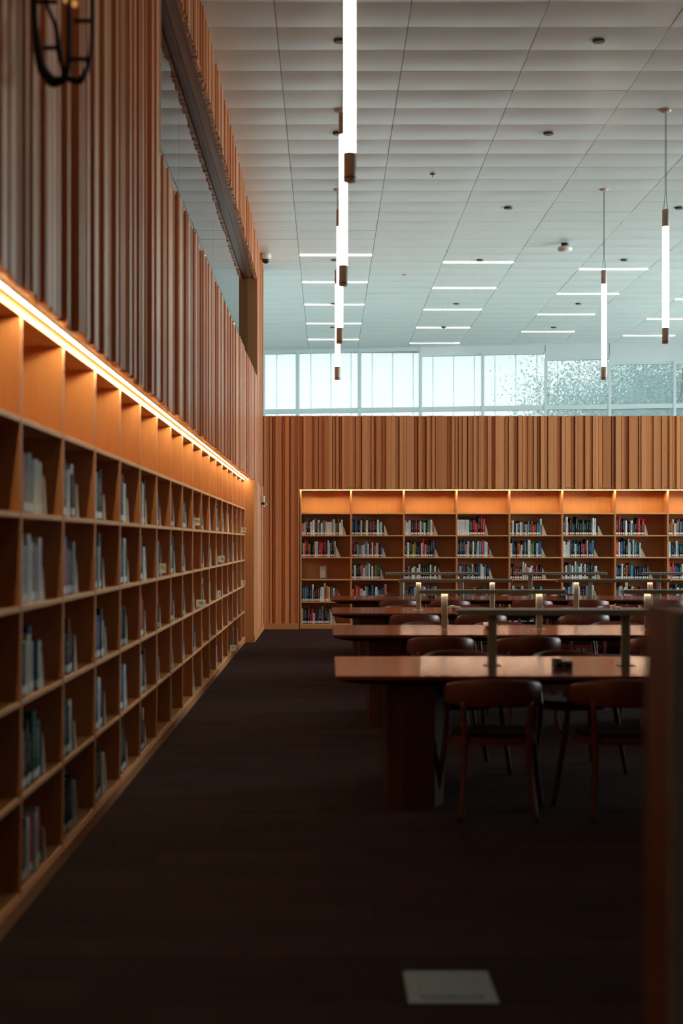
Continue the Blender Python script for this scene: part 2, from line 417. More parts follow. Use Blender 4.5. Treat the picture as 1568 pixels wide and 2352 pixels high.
pb=[OY0,11.92,15.5,19.05,OY1]
gw=mk('window_9',join([box(-1.262,-1.24,OY0,OY1,OZ0-.012,OZ0-.002),box(-1.262,-1.24,OY0,OY1,OZ1-.012,OZ1+.01)]),M['black'],kind='structure')
for i in range(4):
    mk('pane',box(-1.254,-1.246,pb[i]+.004,pb[i+1]-.004,OZ0,OZ1),M['iglass'],gw)
# the dark room behind that window
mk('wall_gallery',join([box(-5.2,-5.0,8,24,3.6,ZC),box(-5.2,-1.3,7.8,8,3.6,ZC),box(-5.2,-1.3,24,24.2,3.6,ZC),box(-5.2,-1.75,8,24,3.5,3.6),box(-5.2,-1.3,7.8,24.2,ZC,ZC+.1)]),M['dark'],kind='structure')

# ---- slatted far partition
wb=mk('wall_back',join([box(-1.30,XR,YB+.055,YB+.115,2.45,3.66),box(-1.30,-.50,YB+.055,YB+.115,.02,2.42),box(-1.3,XR,24.985,25.03,0,3.66)]),M['slatd'],kind='structure')
rr=random.Random(9)
def runb(a,b,z0,z1):
    t=a
    while t<b-.012:
        wd=min(rr.choice([.034,.045,.055,.066,.078,.09,.06,.05]),b-t); dp=rr.choice([0,.012,.024,.036])
        mk('slat',bevbox(t,t+wd,YB+dp,YB+.056,z0-(rr.uniform(.004,.008) if z0>1 else 0),z1+rr.uniform(0,.004),.002),M['slat'],wb)
        t+=wd+rr.choice([.003,.006,.014])
runb(-1.10,-.492,.10,3.672)
runb(-.49,8.0,2.418,3.672)
mk('slat_field',box(8.0,XR,YB,YB+.056,2.418,3.672),M['slat'],wb,kind='stuff')
mk('cap_board',box(-1.12,XR,YB+.03,25.03,3.655,3.668),M['ply'],wb)
mk('led_gap_board',box(-.50,XR,YB+.05,YB+.0555,2.420,2.45),M['slatd'],wb)  # closing board added to block LED glow through the slat gaps
mk('soffit',box(-.50,XR,YB+.02,YC+.02,2.438,2.45),M['ply'],wb)
mk('baseboard_back',box(XW+.012,-.495,YB-.012,YB+.06,0,.10),M['ply'],kind='structure')
WY0,WY1,WZ0,WZ1=16.3,36.0,1.0,5.9  # opening for an unseen right-hand window, added to brighten the room
mk('wall_right',join([box(XR,XR+.2,YN,WY0,-.1,ZC+.2),box(XR,XR+.2,WY0,WY1,-.1,WZ0),box(XR,XR+.2,WY0,WY1,WZ1,ZC+.2),box(XR,XR+.2,WY1,YE,-.1,ZC+.2)]),M['drywall'],kind='structure')
fw=mk('window_11',join([box(XR,XR+.12,WY0,WY1,WZ0-.02,WZ0+.06),box(XR,XR+.12,WY0,WY1,WZ1-.06,WZ1+.02)]+[box(XR,XR+.12,y_-.035,y_+.035,WZ0,WZ1) for y_ in [WY0+.035+i*(WY1-WY0-.07)/15 for i in range(16)]]),M['alu'],kind='structure')  # added window out of view, lets in fill daylight
mk('pane',box(XR+.05,XR+.058,WY0+.03,WY1-.03,WZ0+.04,WZ1-.04),M['cglass'],fw)
mk('wall_front',box(-2.2,XR,YN-.2,YN,-.1,ZC+.2),M['drywall'],kind='structure')
mk('wall_alcove',box(-2.2,-1.95,24.9,YE,-.1,ZC+.2),M['white'],kind='structure')

# ---- window wall
A=Vector((-1.65,35.46)); Bv=Vector((8.46,33.9)); D=(Bv-A).normalized(); NR=Vector((-D.y,D.x))  # NR points outdoors
def on(px):
    t=(px-CX)/F; s=(t*A.y-A.x)/(D.x-t*D.y); return s
ms=[on(604)]+[on(p) for p in (683,825,965,1108,1253,1400,1549)]
while len(ms)<11: ms.append(ms[-1]+1.524)
heads=[6.20,6.20,6.20,6.07,6.07,5.91,5.77,5.77,5.77,5.77]
ang=math.atan2(D.y,D.x)
def WB(s0,s1,d0,d1,z0,z1):
    g=box(s0,s1,d0,d1,z0,z1); return ([(A.x+D.x*x+NR.x*y,A.y+D.y*x+NR.y*y,z) for x,y,z in g[0]],g[1])
fas=[WB(ms[0]-1.0,ms[0]-.02,-.05,.15,0,ZC+.03)]
for i in range(10): fas.append(WB(ms[i]-(.03 if i in(3,5,6) else 0),ms[i+1],-.05,.12,heads[i]+.03,ZC+.03)); fas.append(WB(ms[i],ms[i+1],-.05,.15,0,.75))
fas.append(WB(ms[10],ms[10]+3,-.05,.15,0,ZC+.03))
mk('wall_window',join(fas),M['white'],kind='structure')
for i in range(10):
    a,b_=ms[i],ms[i+1]; h=heads[i]
    fr_=mk('window_%d'%(i+1),join([WB(a-.035,a+.035,-.06,.07,.75,h+.03),WB(a,b_,-.04,.06,h-.03,h+.03),WB(a,b_,-.04,.06,.75,.83)]+([WB(b_-.035,b_+.035,-.06,.07,.75,h+.03)] if i==9 else [])),M['alu'],kind='structure')
    mk('transom',WB(a+.035,b_-.035,-.05,.06,4.69,4.80),M['alu'],fr_)
    mk('transom',WB(a+.035,b_-.035,-.05,.06,2.6,2.7),M['alu'],fr_)
    for z0,z1 in ((.83,2.6),(2.7,4.69),(4.80,h-.03)):
        mk('pane',WB(a+.035,b_-.035,.0,.008,z0,z1),M['pane'] if z0>2 else M['cglass'],fr_)
    n=int((b_-a)/.508)
    for k in range(n+1):
        s=a+.27+.508*k
        if s<b_-.06: mk('fin',WB(s,s+.028,.28,.33,.3,h+.2),M['fin'],fr_)

def portal(name,loc,rot,sx_,sy_):
    l=bpy.data.lights.new(name,'AREA'); l.shape='RECTANGLE'; l.size=sx_; l.size_y=sy_; l.cycles.is_portal=True
    o=put(name,l,None,loc); o.rotation_euler=rot
mid=A+D*((ms[0]+ms[10])/2)+NR*.5
portal('window_portal',(mid.x,mid.y,3.5),(math.pi/2,0,ang+math.pi),ms[10]-ms[0]+.4,5.6)
portal('window_portal',(XR+.3,(WY0+WY1)/2,(WZ0+WZ1)/2),(math.pi/2,0,math.pi/2),WY1-WY0+.2,WZ1-WZ0+.2)  # portal of the added right-hand window
# ---- outdoors
mk('ground_outdoors',box(-40,60,37.2,140,-.6,-.5),M['ground'],kind='structure')
def tree(x,y,h,r,label,n,seed):
    rt=random.Random(seed)
    root=put('tree',None,None,(x,y,-.5),label=label,category='tree',group='trees outside the windows')
    mk('trunk',tube(smoothpath([(0,0,0,.22),(.1,.05,h*.3,.17),(-.05,0,h*.55,.12),(.1,0,h*.85,.04)])),M['bark'],root,smooth=True)
    cl=[]
    for k in range(9):
        a=rt.uniform(0,6.28); el=rt.uniform(.1,.9); z0=h*rt.uniform(.35,.6); rr2=r*rt.uniform(.55,.95)
        e=(rr2*math.cos(a),rr2*math.sin(a),z0+rr2*el); 
        mk('branch',tube(smoothpath([(0,0,z0,.07),(e[0]*.5,e[1]*.5,z0+(e[2]-z0)*.4,.045),(e[0],e[1],e[2],.015)],3),6),M['bark'],root,smooth=True); cl.append(e)
        for q in range(8): cl.append((e[0]*rt.uniform(.4,1.1)+rt.uniform(-.5,.5),e[1]*rt.uniform(.4,1.1)+rt.uniform(-.5,.5),e[2]+rt.uniform(-.9,.9)))
    vs=[];fs=[]
    for k in range(n):
        c=rt.choice(cl); s=r*.19
        p=Vector((rt.gauss(c[0],s),rt.gauss(c[1],s),rt.gauss(c[2],s)))
        u=Vector((rt.gauss(0,1),rt.gauss(0,1),rt.gauss(0,1))).normalized(); v=u.orthogonal().normalized(); L_=rt.uniform(.036,.062); b0=len(vs)
        vs+= [tuple(p-u*L_),tuple(p+v*L_*.5+u*.0),tuple(p+u*L_),tuple(p-v*L_*.5)]; fs.append((b0,b0+1,b0+2,b0+3))
    mk('foliage',(vs,fs),M['leaf'],root,kind='stuff')
tree(10.9,44,8.7,4.4,'large leafy tree filling the two right-hand windows outside',120000,3)
tree(7.9,50,6.6,1.5,'smaller tree top showing low in the middle windows',14000,4)

# ------------------------------------------------------------------ bookcases
SZ=[2.005,1.62,1.240,.858,.472,.088]     # shelf tops; the first closes the empty lit cell
DEP=.32; DT=.030; ST=.022
def tf(O,kind):
    if kind=='left': return lambda u,d,z:(O[0]-d,O[1]+u,O[2]+z)
    return lambda u,d,z:(O[0]+u,O[1]+d,O[2]+z)
def T(g,f): return ([f(*v) for v in g[0]],g[1])+tuple(g[2:])
divL=[5.75+.914*k for k in range(-3,18)]
divF=[-.466]+[.406+.914*i for i in range(0,10)]
def bookcase(name,label,divs,kind,top,base):
    f0=tf((XC,0,0) if kind=='left' else (0,YC,0),kind)
    o=(XC,divs[0],0) if kind=='left' else (divs[0],YC,0)
    root=put(name,None,None,o,label=label,category='bookcase')
    def loc(g): 
        g=T(g,f0); return ([(x-o[0],y-o[1],z-o[2]) for x,y,z in g[0]],g[1])
    def P(n,g,m,**k): return mk(n,loc(g),m,root,**k)
    e0,e1=divs[0]-DT/2,divs[-1]+DT/2
    for d in divs: P('divider',bevbox(d-DT/2,d+DT/2,0,DEP,.0,top-.001,.0015),M['case'])
    for a,b in zip(divs,divs[1:]):
        for z in SZ: P('shelf',bevbox(a+DT/2,b-DT/2,.002,DEP,z-ST,z,.0015),M['caseh'])
        P('back_panel',box(a+DT/2,b-DT/2,DEP,DEP+.006,.05,top),M['case'])
    P('top_rail',box(e0,e1,-.002,DEP,top,base),M['caseh'])
    P('plinth',box(e0,e1,-.004,.012,0,SZ[-1]-ST),M['ply'])
    return root
bookcase('bookcase','long built-in maple bookcase running down the left wall',divL,'left',2.412,ZS-.006)
bookcase('bookcase','built-in maple bookcase across the far wall behind the tables',divF,'far',2.393,2.412)

# LED ribbons in angled channels under both soffits; the lens leans towards the books
def led(label,p,lo,hi,axis,mt):
    """p=(front,back,z0,z1) of the lens; axis 'y' runs along the left wall, 'x' along the far wall"""
    a,b_,z0,z1=p; sg=1 if b_>a else -1; n=int((hi-lo)/.3); seg=[]
    def at(q,t,z): return (q,t,z) if axis=='y' else (t,q,z)
    for i in range(n):
        t0,t1=lo+(hi-lo)*i/n,lo+(hi-lo)*(i+1)/n-.004
        vs=[at(a,t0,z1),at(b_,t0,z1),at(a,t0,z0),at(a,t1,z1),at(b_,t1,z1),at(a,t1,z0)]
        c=[sum(v[k] for v in vs)/6 for k in range(3)]
        seg.append(fixn((vs,[(0,1,2),(3,4,5),(0,1,4,3),(1,2,5,4),(2,0,3,5)]),c))
    def bx(q0,q1,u0,u1):
        q0,q1=min(q0,q1),max(q0,q1)
        return box(q0,q1,lo-.01,hi,u0,u1) if axis=='y' else box(lo-.01,hi,q0,q1,u0,u1)
    r=mk('led_strip',join([bx(a-sg*.006,a-sg*.0005,z0+(.0055 if axis=='y' else -.002),z1+.004),bx(a-sg*.006,b_+sg*.002,z1+.0005,z1+.004)]),M['plas'],label=label,category='light strip')
    mk('diffuser',join(seg),mt,r)
led('glowing warm light strip above the left bookcase',(-1.178,-1.192,ZS-.020,ZS-.008),2.0,21.27,'y',M['led'])
led('warm light strip tucked above the far bookcase',(24.604,24.620,2.405,2.418),-.46,9.2,'x',M['led2'])

CODE={'w':'white','c':'cream','g':'light grey','k':'black','h':'charcoal','D':'dark teal','t':'teal','s':'sky blue','b':'blue','n':'navy','r':'red','m':'maroon','o':'orange','G':'green','y':'olive yellow','p':'pink','B':'brown'}
FS={(0,1):'pwkkwwpkwDwtpwwctwckyww',(0,2):'kwrkokhkcgkrrkmkgwkkw',(0,4):'nstbkkwkhmwwgowGwmr',(0,5):'wkkkmkrwkkbkpkkkhgw',
(1,1):'nnbkkwkkcGDrmkkwtwk',(1,2):'mmkwbgwpswkrwkogkmb',(1,3):'kwkkmpwptwkwkyGG',(1,4):'oBrrgwgkkbkwtkbkp',
(2,1):'gwwnkrkwkwktywp',(2,2):'kwkyykkhwrpkDkb',(2,3):'kkpkwwDwwkkkDkwkkwk',(3,1):'wwwwwwDmkrrkmr',(3,4):'tttttGokkkDD',
(4,1):'kwkwkwgkwtkorktbw',(4,2):'wbkkmowktkwwytkgbb',(4,3):'nkrmkwwpwwkrkk',(5,1):'bwrkDDkkkGkkkhwwk',(5,2):'wwwwwnDwkbkrkwkbs',(5,3):'kwkgwkwtwwkwkkhkw',
(6,1):'nrkkwkkwkkkrkr',(6,2):'rwbkkgwkgtDw',(6,3):'bkkwkoksbkknkDkh'}
# (start,end) of each run as a share of the bay, far bookcase
FX={(0,1):(.0,.81),(0,2):(.0,.67),(0,4):(.0,.72),(0,5):(.0,.60),(1,1):(.0,.63),(1,2):(.0,.60),(1,3):(.0,.56),(1,4):(.0,.68),
(2,1):(.0,.57),(2,2):(.0,.58),(2,3):(.0,.65),(2,4):(.0,.63),(3,1):(.0,.54),(3,2):(.0,.62),(3,3):(.0,.62),(3,4):(.06,.56),
(4,1):(.0,.62),(4,2):(.0,.61),(4,3):(.0,.62),(4,4):(.0,.66),(5,1):(.0,.68),(5,2):(.0,.60),(5,3):(.0,.67),(5,4):(.0,.61),
(6,1):(.0,.56),(6,2):(.0,.49),(6,3):(.0,.65),(6,4):(.0,.52)}
LS={(0,1):'gwpkgGcwwc',(0,2):'pwggwwpgw',(0,3):'gtkgcbgkw',(0,4):'kmpkkbkGkt',(0,5):'wkmkwrgmgr',(1,1):'pkgwkw',(1,2):'rrbgrptg',(1,3):'prrwkmkk',
(1,4):'tknGkkw',(1,5):'DkkkDkg',(2,1):'wggkDkk',(2,2):'tgkhgh',(2,3):'kobkw',(2,4):'hkbnwk',(2,5):'hgkhkc',(3,1):'wgwnw',(3,2):'bkskgwk',(3,3):'kbbkhgGh',(3,4):'kkbg',(4,2):'wwmkw',(4,3):'wkkoo'}
LX={0:(.01,.54),1:(.01,.47),2:(.01,.45),3:(.01,.46),4:(.01,.45)}
rb=random.Random(21)
books=[]; ends=[]
names=list(BW); wts=[BW[n] for n in names]
def fill(kind,bay,row,divs,i,spec,x0f,x1f):
    a=divs[i]+DT/2+.002; Lb=.914-DT-.004
    x=a+Lb*x0f; xe=a+Lb*x1f; z=SZ[row]
    cols=[CODE[c] for c in spec] if spec else None
    if not cols:
        n=max(2,int((xe-x)/.031)); base=rb.choice(['black','white','charcoal','navy','teal'])
        cols=[base if rb.random()<.18 else rb.choices(names,wts)[0] for _ in range(n)]
    ws=[rb.uniform(.7,1.35) for _ in cols]
    if spec.startswith('pwkk') and kind=='far': ws[0]=2.0
    s=(xe-x)/sum(ws); ws=[q*s for q in ws]
    hb=rb.uniform(.225,.265); run_=spec.startswith('wwwwww') or spec.startswith('ttttt')
    for j,(c,wd) in enumerate(zip(cols,ws)):
        h=min(.33,max(.17,rb.gauss(hb,.026)))
        if run_ and j<6: h=.268 if spec[0]=='w' else .2
        if rb.random()<.05: h=min(.335,h+.05)
        dp=h*rb.uniform(.66,.78); sb=rb.uniform(.018,.034) if not run_ else .022
        lean=rb.uniform(.008,.02) if rb.random()<.05 and j else 0
        books.append(dict(k=kind,bay=bay,row=row,j=j,x=x,w=wd-.0012,h=h,dp=min(dp,.25),sb=sb,c=c,z=z,lean=lean))
        x+=wd
    ends.append((kind,bay,row,x+.002,z,rb.uniform(.055,.085),rb.uniform(.14,.19)))
for i in range(len(divL)-1):
    b=i-2   # 0 = the bay cut by the frame edge, 1.. = whole bays
    for row in range(1,6):
        k=b-1
        if b<0: continue
        lo,hi=LX.get(k,(.01,rb.uniform(.3,.52)))
        hi*=rb.uniform(.85,1.12)
        if k>4 and rb.random()<.06: continue
        fill('left',b,row,divL,i,LS.get((k,row),''),lo,hi)
for i in range(9):
    for row in range(1,6):
        if (i,row)==(0,3): continue
        lo,hi=FX.get((i,row),(0,rb.uniform(.5,.66)))
        fill('far',i,row,divF,i,FS.get((i,row),''),lo,hi)
def barea(b):
    if b['k']=='left':
        y=b['x']; p=proj(XC,y,b['z']); q=proj(XC,y+b['w'],b['z']+b['h'])
    else:
        p=proj(b['x'],YC,b['z']); q=proj(b['x']+b['w'],YC,b['z']+b['h'])
        if b['row']==5 and b['bay']>0 or b['row']==4 and b['bay']>0: return 1
    if q[0]<0 or p[0]>1568: return 0
    return (q[0]-max(p[0],0))*(p[1]-q[1])
books.sort(key=barea,reverse=True)
ROWN={1:'top',2:'second',3:'third',4:'fourth',5:'bottom'}
def bgeo(b,simple=False):
    w_,h,dp=b['w'],b['h'],b['dp']; t=.0028; ln=b['lean']
    if simple: poly=[(0,0),(w_,0),(w_,dp),(0,dp)]; ns=1
    else: poly=[(0,.005),(w_*.25,0),(w_*.75,0),(w_,.005),(w_,dp),(w_-t,dp),(w_-t,.008),(t,.008),(t,dp),(0,dp)]; ns=3
    g=prism(poly,.0,h); n=len(poly); uv=[]; base=b['uid']
    for fi,f in enumerate(g[1]):
        spine=2<=fi<2+ns
        for vi in f:
            if spine: uv.append((base+min(.99,max(.01,g[0][vi][0]/w_)), g[0][vi][2]/h))
            else: uv.append((0,0))
    sh=lambda L_: [(x+z*ln/h,y,z) for x,y,z in L_]
    return (sh(g[0]),g[1]),uv,sh
CV={'left':'left bookcase','far':'far bookcase'}
stv=[];stf=[];stm=[];stuv=[]
mats_all=[BM[n] for n in BN]+[M['sticker'],M['page']]
for n,b in enumerate(books):
    b['uid']=n*7%97
    O=(XC-b['sb'],b['x'],b['z']) if b['k']=='left' else (b['x'],YC+b['sb'],b['z'])
    f=tf((0,0,0),b['k'])
    if n<300:
        g,uv,sh=bgeo(b)
        lab='%s book, %s along the %s book shelf, %s bay from the left, %s'%(b['c'],nth(b['j']),ROWN[b['row']],ORD[b['bay']],CV[b['k']])
        root=mk('book',T(g,f),BM[b['c']],uv=uv,label=lab,category='book',group='books on the %s'%CV[b['k']]); root.location=O
        pg=box(.0029,b['w']-.0029,.009,b['dp']-.005,.004,b['h']-.004)
        mk('page_block',T((sh(pg[0]),pg[1]),f),M['page'],root)
        st=box(b['w']*.12,b['w']*.88,-.0012,.004,.012,.012+.034)
        mk('call_number_label',T((sh(st[0]),st[1]),f),M['sticker'],root)
    else:
        g,uv,sh=bgeo(b,True)
        v=[(p[0]+O[0],p[1]+O[1],p[2]+O[2]) for p in T(g,f)[0]]
        k=len(stv); stv+=v; stf+=[tuple(i+k for i in q) for q in g[1]]
        ci=BN.index(b['c']); stm+=[ci,len(BN)+1]+[ci]*4; stuv+=uv
        s_=([(b['w']*.1,-.001,.012),(b['w']*.9,-.001,.012),(b['w']*.9,-.001,.046),(b['w']*.1,-.001,.046)],[(0,1,2,3)])
        v=[(p[0]+O[0],p[1]+O[1],p[2]+O[2]) for p in T((sh(s_[0]),s_[1]),f)[0]]
        k=len(stv); stv+=v; stf.append((k,k+1,k+2,k+3)); stm.append(len(BN)); stuv+=[(0,0)]*4
mk('library_books',(stv,stf,stm),mats_all,uv=stuv,kind='stuff',label='rows of further library books on the distant shelves of both bookcases',category='books')
# bookends
for (kind,bay,row,x,z,wd,h) in ends:
    f=tf((0,0,0),kind)
    O=(XC-.02,x,z) if kind=='left' else (x,YC+.02,z)
    tri=[(0,0),(wd,0),(.012,h),(0,h)]
    vs=[(u,0,v) for u,v in tri]+[(u,.13,v) for u,v in tri]
    g=fixn((vs,[(0,1,2,3),(4,5,6,7),(0,1,5,4),(1,2,6,5),(2,3,7,6),(3,0,4,7)]),(wd*.3,.06,h*.4))
    if kind=='left' and bay<1: continue
    o=mk('bookend',T(g,f),M['bookend'],label='cream wedge bookend on the %s book shelf, %s bay from the left, %s'%(ROWN[row],ORD[bay],CV[kind]),category='bookend',group='bookends on the %s'%CV[kind]); o.location=O
# shelf flags with letters
def text(body,size,loc,mt,parent,rot=(math.pi/2,0,0)):
    c=bpy.data.curves.new('lettering','FONT'); c.body=body; c.size=size; c.align_x='CENTER'; c.align_y='CENTER'; c.extrude=.0004; c.materials.append(mt)
    tmp=bpy.data.objects.new('tmp',c); me=bpy.data.meshes.new_from_object(tmp); me.name='lettering'; bpy.data.objects.remove(tmp)
    o=put('lettering',me,parent,loc); o.rotation_euler=rot; return o
for (pxl,pxr,py,body,sh_) in [(445,458,1198,'TN',1),(450,471,1386,'TP',3),(366,380,1305,'TL',2),(500,515,1284,'TR',2),(554,564,1217,'TX',1),(554,563,1338,'Z',3),(499,506,1364,'S',3),(528,541,1488,'TT',5)]:
    yy=F*-XC/(CX-pxl); wd=(pxr-pxl)*yy/F; zc=EYE-(py-CY)*yy/F; hh=.072
    o=put('shelf_flag',None,None,(XC+.004+wd/2,yy,zc),label='white shelf flag lettered %s projecting from the left bookcase'%body,category='sign',group='shelf flags on the left bookcase')
    mk('card',box(-wd/2-.004,wd/2,0,.003,-hh/2,hh/2),M['flag'],o)
    text(body,.038,(0,-.001,0),M['ink'],o)
# small framed notice on the empty far shelf
o=put('framed_notice',None,None,((742.5-CX)/F*24.78,24.78,SZ[3]),label='small pale framed notice standing alone on a shelf of the far bookcase',category='notice')
mk('frame',join([box(-.068,-.058,-.01,.01,0,.235),box(.05,.068,-.01,.01,0,.235),box(-.058,.05,-.01,.01,0,.022),box(-.058,.05,-.01,.01,.215,.235)]),M['grey'],o)
mk('card',box(-.058,.05,-.004,.004,.022,.215),mat('notice_card',(206,176,162),.6),o)
for i,(a,b) in enumerate(((-.05,.03),(-.05,.035),(-.05,.02))): mk('printed_line',box(a,b,-.0055,-.004,.19-.017*i,.196-.017*i),M['grey'],o)

# ------------------------------------------------------------------ tables, lamps, outlets, chairs
TX0=.045; TF=[7.97,11.50,14.98,18.55]; TD=1.37; TL=6.2
def table(i,first=None):
    nm=['nearest','second nearest','third nearest','farthest'][i]
    lb='%s long reading table with polished reddish wood top'%nm
    if first: return dup(first,(TX0,TF[i],0),label=lb)
    r=put('reading_table',None,None,(TX0,TF[i],0),label=lb,category='table',group='reading tables in a row')
    mk('tabletop',bevbox(0,TL,0,TD,.727,.75,.003),M['table'],r)
    a=[(0.004,.004,.727),(TL-.004,.004,.727),(TL-.004,TD-.004,.727),(.004,TD-.004,.727),(.14,.14,.69),(TL-.14,.14,.69),(TL-.14,TD-.14,.69),(.14,TD-.14,.69)]
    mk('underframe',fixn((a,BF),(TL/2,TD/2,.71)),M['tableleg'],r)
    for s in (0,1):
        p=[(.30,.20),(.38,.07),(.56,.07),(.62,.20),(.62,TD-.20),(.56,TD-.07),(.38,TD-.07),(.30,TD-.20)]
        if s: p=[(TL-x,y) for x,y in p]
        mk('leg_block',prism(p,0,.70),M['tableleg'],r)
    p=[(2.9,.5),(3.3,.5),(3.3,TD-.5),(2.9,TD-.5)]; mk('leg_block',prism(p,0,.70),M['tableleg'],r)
    return r
t0=table(0)
for i in (1,2,3): table(i,t0)
LX0=1.405; LPITCH=1.735
def lamp(lit,label):
    r=put('reading_lamp',None,None,(0,0,.75),label=label,category='lamp',group='reading lamps on the tables')
    mk('bar',join([bevbox(-.622,.622,-.065,.065,.314,.342,.003),box(-.622,.622,-.065,-.061,.307,.318),box(-.622,.622,.061,.065,.307,.318),box(-.622,-.618,-.062,.062,.307,.318),box(.618,.622,-.062,.062,.307,.318)]),M['lampmetal'],r)
    if lit: mk('diffuser',join([box(-.60+.0286*q,-.60+.0286*q+.011,y_,y_+.018,.309,.3145) for q in range(42) for y_ in (-.028,.010)]),M['lampled'],r)
    else: mk('diffuser',box(-.60,.60,-.03,.03,.309,.3145),M['lampoff'],r)
    for s in (-.405,.405):
        mk('post',bevbox(s-.026,s+.026,-.011,.011,.006,.312,.002),M['lampmetal'],r)
        mk('foot',bevbox(s-.05,s+.05,-.05,.05,0,.006,.001),M['lampmetal'],r)
    return r
def outlet(dark,label):
    m_=M['grey'] if dark else M['plas']
    r=put('power_outlet',None,None,(0,0,.75),label=label,category='outlet',group='power outlets on the tables')
    mk('housing',bevbox(-.055,.055,-.05,.05,0,.05,.006),m_,r)
    for s in (-.024,.024): mk('socket',box(s-.015,s+.015,-.052,-.0495,.012,.038),M['black' if dark else 'grey'],r)
    mk('lid',bevbox(-.058,-.005,-.03,.055,.05,.062,.004),m_,r)
    return r
lp={}; ou={}
TN=['nearest table','second table','third table','farthest table']
for i in range(4):
    lit=i in (1,2); yc=TF[i]+TD/2
    for k in range(3):
        st_='lit' if lit else 'unlit'
        lab='%s grey bar lamp, %s from the left on the %s'%(st_,ORD[k],TN[i])
        loc=(LX0+LPITCH*k,yc,.75)
        if lit not in lp: lp[lit]=lamp(lit,lab); lp[lit].location=loc
        else: dup(lp[lit],loc,label=lab)
    for k in range(3):
        dark=i in (0,3); lab='%s power outlet box under the %s lamp of the %s'%('dark' if dark else 'white',ORD[k],TN[i])
        loc=(LX0-.02+LPITCH*k,TF[i]+(.44 if i!=1 else .62),.75)
        if dark not in ou: ou[dark]=outlet(dark,lab); ou[dark].location=loc
        else: dup(ou[dark],loc,label=lab)

def chair():
    r=put('armchair',None,None,(0,0,0),label='x',category='chair',group='wooden armchairs around the reading tables')
    vs=[];fs=[]; N=28
    for i in range(N+1):
        a=math.radians(-128+256*i/N); aa=abs(a)
        if aa<=math.pi/2: x=.255*math.sin(a); y=-.02-.25*math.cos(a)
        else:
            q=(aa-math.pi/2); x=.255*math.copysign(1,a); y=-.02+q*.25
        e=min(1,aa/math.radians(128)); zc=.687-.045*e**2; h=.064*(1-e**2.2)+.012; th=.011
        nx,ny=math.sin(a),-math.cos(a)
        if aa>math.pi/2: nx,ny=math.copysign(1,a),0
        for (o_,zz) in ((th*.4,h),(th,h*.8),(th,-h*.8),(th*.4,-h),(-th*.4,-h),(-th,-h*.8),(-th,h*.8),(-th*.4,h)):
            vs.append((x+nx*o_,y+ny*o_,zc+zz))
    for i in range(N):
        for k in range(8):
            j=(k+1)%8; fs.append((i*8+k,(i+1)*8+k,(i+1)*8+j,i*8+j))
    fs.append(tuple(range(8))); fs.append(tuple(reversed(range(N*8,N*8+8))))
    mk('backrest',(vs,fs),M['chair'],r,smooth=True)
    for s in (-1,1):
        mk('leg',tube(smoothpath([(s*.205,-.275,0,.014),(s*.18,-.225,.2,.017),(s*.172,-.20,.44,.019),(s*.182,-.205,.64,.014)],4),10),M['chair'],r,smooth=True)
        mk('leg',tube(smoothpath([(s*.30,.24,0,.013),(s*.272,.21,.2,.016),(s*.245,.17,.44,.018),(s*.25,.06,.655,.012)],4),10),M['chair'],r,smooth=True)
    def outl(k,n=24):
        return [(k*.235*math.copysign(abs(math.cos(t))**.75,math.cos(t)),-.01+k*.215*math.copysign(abs(math.sin(t))**.75,math.sin(t))) for t in [2*math.pi*q/n for q in range(n)]]
    mk('seat_frame',prism(outl(1),.405,.445),M['chair'],r)
    mk('seat_pad',prism(outl(.95),.445,.462),M['seat'],r)
    return r
ch=chair(); used=False
CXs=[.90,1.60,2.66,3.36,4.40,5.1]
lim=[2,3,4,5]
for i in range(4):
    for side in (0,1):
        for k in range(lim[i]):
            x=CXs[k]+R.uniform(-.03,.03); y=TF[i]-.115+R.uniform(-.02,.02) if side==0 else TF[i]+TD+.13+R.uniform(-.02,.02)
            if i==0 and side==0: x=(.915,1.60)[k]; y=7.89
            rz=(0 if side==0 else math.pi)+R.uniform(-.08,.08)
            lab='curved-back wooden armchair, %s from the left on the %s side of the %s'%(ORD[k],'near' if side==0 else 'far',TN[i])
            if not used: ch.location=(x,y,0); ch.rotation_euler=(0,0,rz*.3); ch['label']=lab; used=True
            else: dup(ch,(x,y,0),rz,label=lab)

# ------------------------------------------------------------------ pendants
def pendant(label):
    r=put('pendant_light',None,None,(0,0,3.69),label=label,category='pendant light',group='vertical tube pendants')
    H=1.48
    mk('tube',lathe([(.036,.17),(.036,H-.17)],24),M['tube'],r,smooth=True)
    mk('bottom_cap',lathe([(.036,0),(.039,.004),(.039,.172),(.036,.174)],24),M['capmetal'],r,smooth=True)
    mk('bottom_cap',lathe([(.040,.018),(.041,.022),(.040,.026)],24),M['black'],r)
    mk('top_cap',lathe([(.036,H-.19),(.039,H-.186),(.039,H-.01),(.034,H)],24),M['capmetal'],r,smooth=True)
    top=ZC+.02-3.69
    for s in (-1,1): mk('cable',tube([(s*.022,0,H-.01,.0035),(s*.006,0,H+.16,.003),(s*.006,0,top-.02,.003)],6),M['black'],r)
    mk('canopy',lathe([(.012,top-.055),(.05,top-.045),(.062,top-.03),(.062,top-.0)],20),M['capmetal'],r)
    return r
pd=None
ZP=[5.14,8.66,12.18,15.72,19.22]
vis=[(.135,y) for y in ZP[1:]]+[(3.73,15.72),(3.73,19.22)]
labs=['nearest glowing tube pendant, cut by the top of the frame','second nearest glowing tube pendant in the left row','third nearest glowing tube pendant in the left row','farthest glowing tube pendant in the left row','nearer glowing tube pendant on the right','farther glowing tube pendant on the right']
for (x,y),l in zip(vis,labs):
    if pd is None: pd=pendant(l); pd.location=(x,y,3.69)
    else: dup(pd,(x,y,3.69),label=l)
